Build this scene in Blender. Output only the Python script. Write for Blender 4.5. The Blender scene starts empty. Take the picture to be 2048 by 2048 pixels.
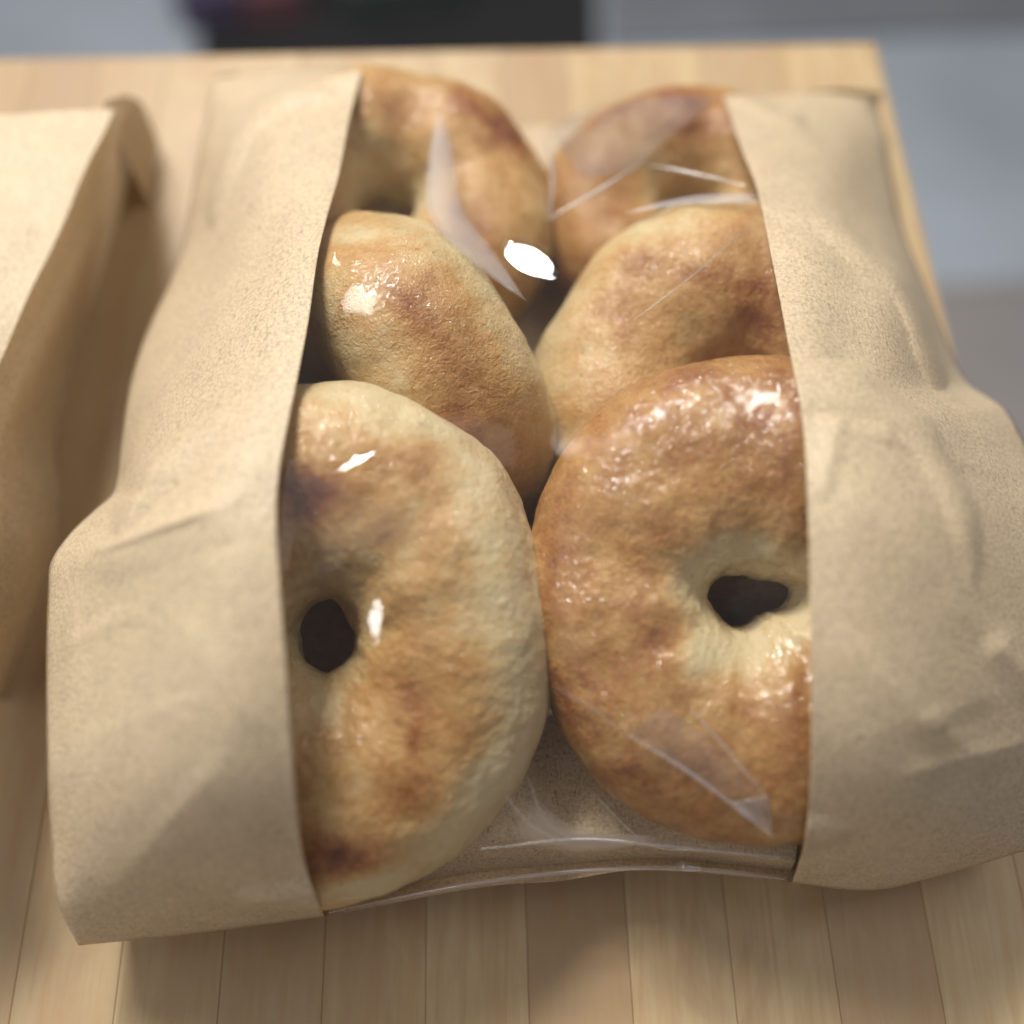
import bpy, math, random
import numpy as np
from mathutils import Vector, Matrix, noise
from mathutils.bvhtree import BVHTree

S = bpy.context.scene
# ---------------------------------------------------------------- camera
CAM_H, PITCH = 0.29, math.radians(64.6)
FOC = 2054.0                                   # focal length in pixels of the 2048 px photograph
cam_d = bpy.data.cameras.new('camera'); cam = bpy.data.objects.new('camera', cam_d)
S.collection.objects.link(cam); S.camera = cam
cam.location = (0, 0, CAM_H); cam.rotation_euler = (math.radians(90) - PITCH, 0, 0)
cam_d.sensor_width = 36; cam_d.lens = 36 * FOC / 2048
cam_d.clip_start = 0.01; cam_d.clip_end = 50
cam_d.dof.use_dof = True; cam_d.dof.focus_distance = 0.253; cam_d.dof.aperture_fstop = 3.0
# ---------------------------------------------------------------- light
W = bpy.data.worlds.new('World'); S.world = W; W.use_nodes = True
wn = W.node_tree; bgn = wn.nodes['Background']      # the dim room around: uneven pale walls and ceiling
wc = wn.nodes.new('ShaderNodeTexCoord'); wt = wn.nodes.new('ShaderNodeTexNoise'); wt.inputs['Scale'].default_value = 2.6; wt.inputs['Detail'].default_value = 2
wn.links.new(wc.outputs['Generated'], wt.inputs['Vector'])
wr_ = wn.nodes.new('ShaderNodeValToRGB'); wn.links.new(wt.outputs['Fac'], wr_.inputs[0])
wr_.color_ramp.elements[0].position = 0.40; wr_.color_ramp.elements[0].color = (0.16, 0.15, 0.155, 1)
wr_.color_ramp.elements[1].position = 0.62; wr_.color_ramp.elements[1].color = (1.0, 0.95, 0.97, 1)
wn.links.new(wr_.outputs[0], bgn.inputs[0]); bgn.inputs[1].default_value = 0.36
def lamp(name, d, dist, sx, sy, power, col=(1, 1, 1), rot=0.0):
    l = bpy.data.lights.new(name, 'AREA'); l.shape = 'RECTANGLE'; l.size = sx; l.size_y = sy
    l.energy = power; l.color = col
    o = bpy.data.objects.new(name, l); S.collection.objects.link(o)
    d = Vector(d).normalized(); tgt = Vector((0.0, 0.12, 0.03))
    o.location = tgt + d * dist
    o.rotation_euler = (tgt - o.location).to_track_quat('-Z', 'Y').to_euler()
    o.rotation_euler.rotate_axis('Z', rot)
    return o
lamp('ceiling_or_fill_lamp', (-0.30, 0.60, 0.85), 1.45, 0.62, 0.24, 25, (1.0, 0.962, 0.90), 0.35)
lamp('sparkle_light', (-0.24, 0.66, 0.85), 1.5, 0.14, 0.14, 7, (1.0, 0.965, 0.91))  # added small light for crust sparkle and a crisper shadow edge
lamp('ceiling_or_fill_lamp', (0.55, 0.45, 1.2), 2.1, 1.3, 0.6, 9, (1.0, 0.96, 0.9), -0.5)
lamp('ceiling_or_fill_lamp', (-1.3, -0.25, 0.9), 2.0, 2.4, 2.0, 13, (1.0, 0.97, 0.93), 0.3)  # added soft fill from the near side, not a fixture
S.view_settings.view_transform = 'Standard'; S.view_settings.look = 'None'
S.view_settings.exposure = -0.14; S.view_settings.gamma = 1.0
try: S.view_settings.use_curve_mapping = False
except Exception: pass
S.render.engine = 'CYCLES'
S.cycles.use_denoising = True
S.cycles.use_adaptive_sampling = False
S.cycles.max_bounces = 10; S.cycles.transparent_max_bounces = 16
S.cycles.sample_clamp_indirect = 6

# ---------------------------------------------------------------- helpers
CR = np.array([1, 0, 0.]); CF = np.array([0, math.cos(PITCH), -math.sin(PITCH)]); CU = np.array([0, math.sin(PITCH), math.cos(PITCH)])
CC = np.array([0, 0, CAM_H])
def rays(u, v):
    u = np.asarray(u, float); v = np.asarray(v, float)
    return CF + ((u - 1024) / FOC)[..., None] * CR + ((1024 - v) / FOC)[..., None] * CU
def at_z(u, v, z):
    r = rays(u, v); return CC + r * ((np.asarray(z, float) - CAM_H) / r[..., 2])[..., None]
def at_d(u, v, d): return CC + rays(u, v) * np.asarray(d, float)[..., None]
def depth_of_z(u, v, z): return (np.asarray(z, float) - CAM_H) / rays(u, v)[..., 2]
def to_px(P):
    q = P - CC; d = q @ CF
    return 1024 + FOC * (q @ CR) / d, 1024 - FOC * (q @ CU) / d, d
def link(name, verts, faces, mat, parent=None, smooth=True, attrs=None):
    me = bpy.data.meshes.new(name); me.from_pydata([tuple(map(float, p)) for p in verts], [], [tuple(map(int, f)) for f in faces])
    me.materials.append(mat)
    if smooth: me.shade_smooth()
    if attrs:
        for k, a in attrs.items():
            if np.ndim(a) == 1:
                at = me.attributes.new(k, 'FLOAT', 'POINT'); at.data.foreach_set('value', np.asarray(a, np.float32))
            else:
                at = me.attributes.new(k, 'FLOAT_VECTOR', 'POINT'); at.data.foreach_set('vector', np.asarray(a, np.float32).ravel())
    o = bpy.data.objects.new(name, me); S.collection.objects.link(o)
    if parent is not None: o.parent = parent
    return o
def grid_faces(n, m, flip=False, wrap_m=False, wrap_n=False):
    f = []
    for i in range(n if wrap_n else n - 1):
        for j in range(m if wrap_m else m - 1):
            a = i * m + j; b = i * m + (j + 1) % m; c = ((i + 1) % n) * m + (j + 1) % m; d = ((i + 1) % n) * m + j
            f.append((a, d, c, b) if flip else (a, b, c, d))
    return f
def root(name, label, cat, loc=(0, 0, 0), group=None):
    o = bpy.data.objects.new(name, None); S.collection.objects.link(o); o.location = loc
    tag(o, label, cat, group); return o
def tag(o, label=None, cat=None, group=None, kind=None):
    if label: o['label'] = label
    if cat: o['category'] = cat
    if group: o['group'] = group
    if kind: o['kind'] = kind
def place(o, r):                    # parent without moving: the empties are pure translations
    o.parent = r; o.matrix_parent_inverse = Matrix.Translation(-Vector(r.location))
def smooth_curve(pts, n, k='v'):    # monotone-ish cubic (Catmull-Rom on arc length) resampling
    p = np.array(pts, float); seg = np.r_[0, np.cumsum(np.hypot(*np.diff(p[:, :2], axis=0).T))]
    t = np.linspace(0, seg[-1], n); out = np.zeros((n, p.shape[1]))
    m = np.zeros_like(p)
    for i in range(len(p)):
        a, b = max(i - 1, 0), min(i + 1, len(p) - 1)
        m[i] = (p[b] - p[a]) / (seg[b] - seg[a])
    idx = np.clip(np.searchsorted(seg, t, side='right') - 1, 0, len(p) - 2)
    h = (seg[idx + 1] - seg[idx]); x = (t - seg[idx]) / h
    h00 = 2*x**3 - 3*x**2 + 1; h10 = x**3 - 2*x**2 + x; h01 = -2*x**3 + 3*x**2; h11 = x**3 - x**2
    for k in range(p.shape[1]):
        out[:, k] = h00*p[idx, k] + h10*h*m[idx, k] + h01*p[idx+1, k] + h11*h*m[idx+1, k]
    return out

# ---------------------------------------------------------------- materials
def new_mat(name):
    m = bpy.data.materials.new(name); m.use_nodes = True; nt = m.node_tree
    b = nt.nodes['Principled BSDF']; return m, nt, b
def N(nt, t, **kw):
    n = nt.nodes.new(t)
    for k, v in kw.items():
        if k in n.inputs.keys() if hasattr(n.inputs, 'keys') else False: n.inputs[k].default_value = v
        else: setattr(n, k, v)
    return n
def ramp(nt, fac, stops):
    r = nt.nodes.new('ShaderNodeValToRGB'); e = r.color_ramp.elements
    while len(e) < len(stops): e.new(0.5)
    for i, (p, c) in enumerate(stops):
        e[i].position = p; e[i].color = (*c, 1) if len(c) == 3 else c
    nt.links.new(fac, r.inputs[0]); return r.outputs[0]
def tex_noise(nt, vec, scale, detail=4, rough=0.55, dist=0.0):
    n = nt.nodes.new('ShaderNodeTexNoise'); n.inputs['Scale'].default_value = scale
    n.inputs['Detail'].default_value = detail; n.inputs['Roughness'].default_value = rough
    n.inputs['Distortion'].default_value = dist; nt.links.new(vec, n.inputs['Vector']); return n.outputs['Fac']
def mapping(nt, vec, scale=(1, 1, 1), rot=(0, 0, 0), loc=(0, 0, 0)):
    n = nt.nodes.new('ShaderNodeMapping'); n.inputs['Scale'].default_value = scale; n.inputs['Rotation'].default_value = rot
    n.inputs['Location'].default_value = loc
    nt.links.new(vec, n.inputs['Vector']); return n.outputs[0]
def mth(nt, op, a, b=None, c=None, clamp=False):
    n = nt.nodes.new('ShaderNodeMath'); n.operation = op; n.use_clamp = clamp
    for i, x in enumerate((a, b, c)):
        if x is None: continue
        if isinstance(x, (int, float)): n.inputs[i].default_value = x
        else: nt.links.new(x, n.inputs[i])
    return n.outputs[0]
def mix(nt, fac, a, b, blend='MIX'):
    n = nt.nodes.new('ShaderNodeMix'); n.data_type = 'RGBA'; n.blend_type = blend
    for s, x in ((n.inputs[0], fac), (n.inputs[6], a), (n.inputs[7], b)):
        if isinstance(x, (int, float)): s.default_value = x
        elif isinstance(x, tuple): s.default_value = (*x, 1)
        else: nt.links.new(x, s)
    return n.outputs[2]
def bump(nt, h, strength, dist, normal=None):
    n = nt.nodes.new('ShaderNodeBump'); n.inputs['Strength'].default_value = strength; n.inputs['Distance'].default_value = dist
    nt.links.new(h, n.inputs['Height'])
    if normal is not None: nt.links.new(normal, n.inputs['Normal'])
    return n.outputs[0]
def objco(nt): return nt.nodes.new('ShaderNodeTexCoord').outputs['Object']

def kraft_material(name, base=(0.625, 0.50, 0.335), rough=0.42, spec=0.4, trans=0.10):
    m, nt, b = new_mat(name); co = objco(nt)
    big = tex_noise(nt, co, 90, 3)
    mot = tex_noise(nt, co, 1150, 3, 0.65)
    fib1 = tex_noise(nt, mapping(nt, co, (1500, 300, 900), (0, 0, 0.6)), 1, 3, 0.6, 0.6)
    fib2 = tex_noise(nt, mapping(nt, co, (300, 1500, 900), (0, 0, 0.35)), 1, 3, 0.6, 0.6)
    k = mth(nt, 'ADD', mth(nt, 'MULTIPLY', big, 0.15), mth(nt, 'MULTIPLY', mot, 0.85))
    col = ramp(nt, k, [(0.34, tuple(x * 0.70 for x in base)), (0.5, base), (0.66, tuple(min(1, x * 1.18) for x in base))])
    dark = ramp(nt, fib1, [(0.0, (0, 0, 0)), (0.60, (0, 0, 0)), (0.72, (1, 1, 1))])
    lite = ramp(nt, fib2, [(0.0, (0, 0, 0)), (0.59, (0, 0, 0)), (0.72, (1, 1, 1))])
    col = mix(nt, mth(nt, 'MULTIPLY', dark, 0.95), col, tuple(x * 0.5 for x in base))
    col = mix(nt, mth(nt, 'MULTIPLY', lite, 0.85), col, (min(1, base[0]*1.25), min(1, base[1]*1.28), min(1, base[2]*1.4)))
    # rare dark specks and hairs
    v = nt.nodes.new('ShaderNodeTexVoronoi'); v.inputs['Scale'].default_value = 95; nt.links.new(mapping(nt, co, (1, 1.7, 1)), v.inputs['Vector'])
    sp = ramp(nt, v.outputs['Distance'], [(0.0, (1, 1, 1)), (0.022, (1, 1, 1)), (0.034, (0, 0, 0))])
    col = mix(nt, mth(nt, 'MULTIPLY', sp, 0.6), col, (0.12, 0.08, 0.05))
    nt.links.new(col, b.inputs['Base Color'])
    b.inputs['Roughness'].default_value = rough; b.inputs['Specular IOR Level'].default_value = spec
    h = mth(nt, 'ADD', mth(nt, 'MULTIPLY', mot, 0.6), mth(nt, 'ADD', mth(nt, 'MULTIPLY', fib1, 0.5), mth(nt, 'MULTIPLY', fib2, 0.5)))
    n1 = bump(nt, h, 1.0, 0.00030)
    nt.links.new(bump(nt, tex_noise(nt, co, 40, 2), 0.12, 0.0020, n1), b.inputs['Normal'])
    if trans:
        tr = nt.nodes.new('ShaderNodeBsdfTranslucent'); nt.links.new(col, tr.inputs[0])
        mx = nt.nodes.new('ShaderNodeMixShader'); mx.inputs[0].default_value = trans
        nt.links.new(b.outputs[0], mx.inputs[1]); nt.links.new(tr.outputs[0], mx.inputs[2])
        nt.links.new(mx.outputs[0], nt.nodes['Material Output'].inputs[0])
    return m
KRAFT = kraft_material('kraft_paper')
KRAFT_LIGHTENED = kraft_material('kraft_paper_lightened', (0.66, 0.53, 0.36), 0.7, 0.2, 0.14)  # same paper, base colour lightened to offset shade in the bag

def film_material(name, lo=0.075, hi=0.75, rough=0.045, haze=0.014, fade=False):
    m = bpy.data.materials.new(name); m.use_nodes = True; nt = m.node_tree; nt.nodes.clear()
    out = nt.nodes.new('ShaderNodeOutputMaterial'); co = objco(nt)
    tr = nt.nodes.new('ShaderNodeBsdfTransparent'); tr.inputs[0].default_value = (0.965, 0.955, 0.95, 1)
    gl = nt.nodes.new('ShaderNodeBsdfGlossy'); gl.inputs['Roughness'].default_value = rough
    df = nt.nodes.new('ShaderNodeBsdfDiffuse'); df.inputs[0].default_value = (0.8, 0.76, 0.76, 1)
    nb = bump(nt, tex_noise(nt, co, 130, 2), 0.15, 0.0006)
    at = nt.nodes.new('ShaderNodeAttribute'); at.attribute_name = 'cling'
    nf = nt.nodes.new('ShaderNodeBump'); nf.inputs['Distance'].default_value = 0.0005
    nt.links.new(tex_noise(nt, co, 430, 2, 0.5, 0.5), nf.inputs['Height']); nt.links.new(at.outputs['Fac'], nf.inputs['Strength']); nt.links.new(nb, nf.inputs['Normal'])
    nb = nf.outputs[0]
    nt.links.new(nb, gl.inputs['Normal'])
    lw = nt.nodes.new('ShaderNodeLayerWeight'); lw.inputs[0].default_value = 0.35; nt.links.new(nb, lw.inputs['Normal'])
    f = mth(nt, 'MULTIPLY_ADD', mth(nt, 'POWER', lw.outputs['Facing'], 3.0), hi - lo, lo)
    am = nt.nodes.new('ShaderNodeAttribute'); am.attribute_name = 'dull'
    f = mth(nt, 'MULTIPLY', f, mth(nt, 'MULTIPLY_ADD', am.outputs['Fac'], -0.86, 1.0))
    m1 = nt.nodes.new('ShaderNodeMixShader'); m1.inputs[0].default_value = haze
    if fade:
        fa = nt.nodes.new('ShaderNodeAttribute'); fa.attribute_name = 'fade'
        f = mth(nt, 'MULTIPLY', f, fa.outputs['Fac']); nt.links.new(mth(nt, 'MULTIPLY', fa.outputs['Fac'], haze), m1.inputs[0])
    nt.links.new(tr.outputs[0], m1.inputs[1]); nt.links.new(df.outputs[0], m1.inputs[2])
    m2 = nt.nodes.new('ShaderNodeMixShader'); nt.links.new(f, m2.inputs[0])
    nt.links.new(m1.outputs[0], m2.inputs[1]); nt.links.new(gl.outputs[0], m2.inputs[2])
    nt.links.new(m2.outputs[0], out.inputs[0])
    return m
FILM = film_material('clear_film')
CREASE = film_material('film_fold_haze', 0.30, 0.9, 0.22, 0.30)

def crust_material():
    m, nt, b = new_mat('bagel_crust'); co = objco(nt)
    at = nt.nodes.new('ShaderNodeAttribute'); at.attribute_name = 'brown'
    fine = tex_noise(nt, co, 420, 5, 0.7)
    mid = tex_noise(nt, co, 130, 4, 0.6, 0.5)
    spec = tex_noise(nt, co, 1500, 3, 0.6)
    k = mth(nt, 'ADD', at.outputs['Fac'], mth(nt, 'MULTIPLY', mth(nt, 'SUBTRACT', fine, 0.5), 0.5))
    k = mth(nt, 'ADD', k, mth(nt, 'MULTIPLY', mth(nt, 'SUBTRACT', mid, 0.5), 0.22))
    k = mth(nt, 'ADD', k, mth(nt, 'MULTIPLY', mth(nt, 'SUBTRACT', spec, 0.5), 0.36))
    col = ramp(nt, k, [(0.0, (0.630, 0.529, 0.320)), (0.20, (0.576, 0.442, 0.233)), (0.42, (0.517, 0.317, 0.126)),
                       (0.62, (0.405, 0.212, 0.072)), (0.82, (0.27, 0.10, 0.032)), (1.0, (0.13, 0.042, 0.02))])
    # pin-head blisters
    v = nt.nodes.new('ShaderNodeTexVoronoi'); v.inputs['Scale'].default_value = 330; v.inputs['Randomness'].default_value = 1
    wv = nt.nodes.new('ShaderNodeVectorMath'); wv.operation = 'ADD'
    nz = nt.nodes.new('ShaderNodeTexNoise'); nz.inputs['Scale'].default_value = 300
    nt.links.new(co, nz.inputs['Vector'])
    sc = nt.nodes.new('ShaderNodeVectorMath'); sc.operation = 'SCALE'; sc.inputs['Scale'].default_value = 0.0025
    nt.links.new(nz.outputs['Color'], sc.inputs[0]); nt.links.new(co, wv.inputs[0]); nt.links.new(sc.outputs[0], wv.inputs[1])
    nt.links.new(wv.outputs[0], v.inputs['Vector'])
    pick = ramp(nt, tex_noise(nt, co, 75, 2), [(0.0, (0, 0, 0)), (0.50, (0, 0, 0)), (0.60, (1, 1, 1))])
    ring = ramp(nt, v.outputs['Distance'], [(0.0, (0.1, 0.1, 0.1)), (0.17, (0.0, 0.0, 0.0)), (0.27, (1, 1, 1)), (0.36, (0.25, 0.25, 0.25)), (0.5, (0.2, 0.2, 0.2))])
    pit = mth(nt, 'MULTIPLY', ramp(nt, v.outputs['Distance'], [(0.0, (1, 1, 1)), (0.16, (1, 1, 1)), (0.26, (0, 0, 0))]), pick)
    col = mix(nt, mth(nt, 'MULTIPLY', pit, 0.35), col, (0.30, 0.14, 0.05))
    nt.links.new(col, b.inputs['Base Color'])
    rgh = nt.nodes.new('ShaderNodeMapRange'); nt.links.new(mid, rgh.inputs[0])
    rgh.inputs[1].default_value = 0.35; rgh.inputs[2].default_value = 0.65; rgh.inputs[3].default_value = 0.30; rgh.inputs[4].default_value = 0.5
    nt.links.new(rgh.outputs[0], b.inputs['Roughness'])
    b.inputs['Specular IOR Level'].default_value = 0.35
    b.inputs['Coat Weight'].default_value = 0.32; b.inputs['Coat Roughness'].default_value = 0.07; b.inputs['Coat IOR'].default_value = 1.7
    b.inputs['Subsurface Weight'].default_value = 0.18
    b.inputs['Subsurface Radius'].default_value = (1.0, 0.55, 0.25); b.inputs['Subsurface Scale'].default_value = 0.003
    wr = tex_noise(nt, mapping(nt, co, (1.0, 1.0, 1.0)), 760, 3, 0.55, 0.8)
    n0 = bump(nt, tex_noise(nt, co, 210, 4, 0.6, 0.4), 0.22, 0.0011)
    n1 = bump(nt, wr, 1.0, 0.00048, n0)
    n2 = bump(nt, mth(nt, 'MULTIPLY', ring, pick), 0.32, 0.00030, n1)
    nt.links.new(n2, b.inputs['Normal']); 
    nc = bump(nt, tex_noise(nt, co, 560, 1.5, 0.5, 0.8), 1.0, 0.00080, n0); nt.links.new(nc, b.inputs['Coat Normal'])
    wet = ramp(nt, tex_noise(nt, co, 95, 2), [(0.35, (0.18, 0.18, 0.18)), (0.62, (0.95, 0.95, 0.95))]); aw = nt.nodes.new('ShaderNodeAttribute'); aw.attribute_name = 'wet'; nt.links.new(mth(nt, 'MULTIPLY', wet, aw.outputs['Fac']), b.inputs['Coat Weight'])
    return m
CRUST = crust_material()

def simple(name, col, rough=0.6, spec=0.3, var=0.08, scale=6):
    m, nt, b = new_mat(name); co = objco(nt)
    c = ramp(nt, tex_noise(nt, co, scale, 4), [(0.3, tuple(x * (1 - var) for x in col)), (0.7, tuple(x * (1 + var) for x in col))])
    nt.links.new(c, b.inputs['Base Color']); b.inputs['Roughness'].default_value = rough; b.inputs['Specular IOR Level'].default_value = spec
    return m

def wood_material():
    m, nt, b = new_mat('maple_butcher_block'); co = objco(nt)
    at = nt.nodes.new('ShaderNodeAttribute'); at.attribute_name = 'tone'     # per stave: tone, hue, offset
    sep = nt.nodes.new('ShaderNodeSeparateXYZ'); nt.links.new(at.outputs['Vector'], sep.inputs[0])
    off = nt.nodes.new('ShaderNodeVectorMath'); off.operation = 'ADD'
    sc = nt.nodes.new('ShaderNodeVectorMath'); sc.operation = 'SCALE'; sc.inputs['Scale'].default_value = 5.0
    nt.links.new(at.outputs['Vector'], sc.inputs[0]); nt.links.new(co, off.inputs[0]); nt.links.new(sc.outputs[0], off.inputs[1])
    g = tex_noise(nt, mapping(nt, off.outputs[0], (260, 14, 260)), 1, 5, 0.6, 0.8)
    pores = tex_noise(nt, mapping(nt, off.outputs[0], (1500, 90, 1500)), 1, 3, 0.6)
    blot = tex_noise(nt, mapping(nt, off.outputs[0], (40, 16, 40)), 1, 4, 0.6, 1.0)
    A = ramp(nt, sep.outputs[0], [(0.0, (0.256, 0.175, 0.102)), (0.35, (0.388, 0.292, 0.170)), (0.7, (0.471, 0.363, 0.216)), (1.0, (0.546, 0.426, 0.254))])
    A = mix(nt, mth(nt, 'MULTIPLY', sep.outputs[1], 0.5), A, (0.380, 0.259, 0.178))
    A = mix(nt, mth(nt, 'MULTIPLY', ramp(nt, g, [(0.38, (0, 0, 0)), (0.62, (1, 1, 1))]), 0.5), A, (0.40, 0.25, 0.12))
    A = mix(nt, mth(nt, 'MULTIPLY', ramp(nt, blot, [(0.42, (0, 0, 0)), (0.66, (1, 1, 1))]), 0.55), A, (0.36, 0.23, 0.13))
    A = mix(nt, mth(nt, 'MULTIPLY', ramp(nt, pores, [(0.55, (0, 0, 0)), (0.75, (1, 1, 1))]), 0.18), A, (0.30, 0.18, 0.09))
    nt.links.new(A, b.inputs['Base Color']); b.inputs['Roughness'].default_value = 0.42; b.inputs['Specular IOR Level'].default_value = 0.35
    nt.links.new(bump(nt, pores, 0.2, 0.0002), b.inputs['Normal'])
    return m
WOOD = wood_material()
# ---------------------------------------------------------------- table
YAW = math.radians(1.5); PITCH_ST = 0.02633
def board_xy(x, y): return x * math.cos(YAW) - y * math.sin(YAW), x * math.sin(YAW) + y * math.cos(YAW)
table = root('butcher_block_table', 'pale laminated wood butcher block table under the paper bags', 'table')
def build_top():
    rnd = random.Random(5); vs, fs, tone = [], [], []
    x1, y1, y0, th = 0.1555, 0.343, -0.22, 0.042
    edges = [x1]; x = 0.10964
    while x > -0.62: edges.append(x); x -= PITCH_ST * (1 if x > -0.2 else rnd.uniform(0.95, 1.05))
    edges.insert(1, 0.136)
    edges = sorted(set(edges)); tones = {}
    given = [(-0.1148, .62, .2), (-0.0886, .74, 0.), (-0.0625, .48, .2), (-0.0363, .70, .0), (-0.0096, .84, .2), (0.0168, .34, .5), (0.0434, .85, .1), (0.0703, .92, .0), (0.0966, .66, .6), (0.1228, .95, .1), (0.1457, .9, 0.)]
    for a, b_ in zip(edges[:-1], edges[1:]):
        mid = (a + b_) / 2; t = (rnd.uniform(.2, 1.0), rnd.uniform(0, 1.0))
        for gx, gt, gh in given:
            if abs(gx - mid) < 0.006: t = (gt, gh)
        g = 0.00003; e = 0.00022
        rows = [(y0, 0), (y1, 0)]
        prof = [(a + g, -th), (a + g, -e), (a + g + e, 0), (b_ - g - e, 0), (b_ - g, -e), (b_ - g, -th)]
        if b_ == x1: prof = [(a + g, -th), (a + g, -e), (a + g + e, 0), (b_ - .003, 0), (b_ - .0009, -.0009), (b_, -.003), (b_, -th + .002), (b_ - .002, -th)]
        base = len(vs); m = len(prof)
        ys = [(y0, 0.0), (y1 - 0.003, 0.0), (y1 - .0009, .0009), (y1, .003)]
        for (yy, dz) in ys:
            for (px_, pz) in prof:
                z = min(pz, -dz) if pz > -th + 0.003 else pz
                X, Y = board_xy(px_, yy); vs.append((X, Y, z)); tone.append((t[0], t[1], (mid * 37.7) % 1))
        for i in range(3):
            for j in range(m - 1):
                k = base + i * m + j; fs.append((k, k + 1, k + m + 1, k + m))
            fs.append((base + i * m + m - 1, base + i * m, base + (i + 1) * m, base + (i + 1) * m + m - 1))
        fs.append(tuple(base + j for j in range(m - 1, -1, -1))); fs.append(tuple(base + 3 * m + j for j in range(m)))
    return link('table_top', vs, fs, WOOD, None, False, {'tone': np.array(tone)})
top = build_top(); place(top, table)
# dark glue lines: a sheet just under the surface, seen in the gaps
STEEL = simple('brushed_steel', (0.5, 0.5, 0.5), 0.35, 0.5)
def box_mesh(name, cx, cy, cz, sx, sy, sz, mat, parent=None, rz=0.0, bev=0.0):
    c, s = math.cos(rz), math.sin(rz); vs = []
    b = min(bev, sx/2.2, sy/2.2, sz/2.2)
    lev = [(-sz/2, b), (-sz/2 + b, 0), (sz/2 - b, 0), (sz/2, b)] if b > 0 else [(-sz/2, 0), (sz/2, 0)]
    for z, ins in lev:
        X, Y = sx/2 - ins, sy/2 - ins; k = b if b > 0 else 0
        ring = [(-X+k, -Y), (X-k, -Y), (X, -Y+k), (X, Y-k), (X-k, Y), (-X+k, Y), (-X, Y-k), (-X, -Y+k)] if b > 0 else [(-X, -Y), (X, -Y), (X, Y), (-X, Y)]
        for x, y in ring: vs.append((cx + x*c - y*s, cy + x*s + y*c, cz + z))
    m = 8 if b > 0 else 4; fs = []
    for i in range(len(lev) - 1):
        for j in range(m): fs.append((i*m + j, i*m + (j+1) % m, (i+1)*m + (j+1) % m, (i+1)*m + j))
    fs.append(tuple(range(m - 1, -1, -1))); fs.append(tuple((len(lev)-1)*m + j for j in range(m)))
    o = link(name, vs, fs, mat, None, False)
    if parent is not None: place(o, parent)
    return o
for lx, ly in ((0.10, 0.29), (0.10, -0.17), (-0.56, 0.29), (-0.56, -0.17)):
    X, Y = board_xy(lx, ly); box_mesh('leg', X, Y, -0.042 - 0.429, 0.05, 0.05, 0.857, STEEL, table, YAW, 0.004)

# ---------------------------------------------------------------- floor behind and below
FZ = -0.9
FLOOR = simple('sealed_concrete', (0.44, 0.50, 0.57), 0.35, 0.4, 0.16, 2.2)
fl = link('floor', [(-6, -4, FZ), (6, -4, FZ), (6, 8, FZ), (-6, 8, FZ)], [(0, 1, 2, 3)], FLOOR, None, False); tag(fl, kind='structure')
def quad_on_floor(name, px, z, th, mat, label, cat):
    P = [at_z(u, v, z) for u, v in px]; vs = [tuple(p) for p in P] + [(p[0], p[1], z - th) for p in P]
    n = len(P); fs = [tuple(range(n)), tuple(range(2*n - 1, n - 1, -1))] + [(i, i + n, (i+1) % n + n, (i+1) % n) for i in range(n)]
    o = link(name, vs, fs, mat, None, False); tag(o, label, cat); return o
RUB = simple('black_rubber', (0.028, 0.028, 0.030), 0.6, 0.3)
GREYMAT = simple('grey_vinyl', (0.23, 0.25, 0.285), 0.5, 0.3)
BRN = simple('brown_grey_shade', (0.33, 0.31, 0.31), 0.6, 0.25)
quad_on_floor('floor_mat_or_shade', [(400, 300), (1200, 300), (1195, 0), (1185, -90), (390, -90), (395, 0)], FZ + 0.012, 0.012, RUB, 'black rubber mat on the floor beyond the far table edge', 'floor mat')
quad_on_floor('floor_mat_or_shade', [(1215, 90), (1760, 66), (2300, 48), (2300, -160), (1212, -160)], FZ + 0.010, 0.010, GREYMAT, 'dark blue grey mat on the floor beyond the far corner of the table', 'floor mat')
quad_on_floor('floor_mat_or_shade', [(1500, 580), (2500, 545), (2500, 1500), (1500, 1500)], FZ + 0.010, 0.010, BRN, 'brown grey sheet standing in for shade on the floor beside the right edge of the table', 'floor mat')  # sheet added in the brown grey of a shaded floor area
PUR = simple('purple_card', (0.10, 0.08, 0.15), 0.5); RED = simple('dull_red_card', (0.17, 0.08, 0.09), 0.5); GRN = simple('dark_green_card', (0.06, 0.08, 0.075), 0.5)
for (u, v, w, mt, lb) in ((440, -42, .15, PUR, 'small purple carton on the black mat beyond the table'), (540, -42, .10, RED, 'small dull red carton on the black mat beyond the table'), (800, -60, .2, GRN, 'small dark green carton on the black mat beyond the table')):
    p = at_z(u, v, FZ + .05); o = box_mesh('carton', p[0], p[1], FZ + .012 + .03, w, .11, .06, mt, None, 0.2, .003); tag(o, lb, 'carton')

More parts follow.
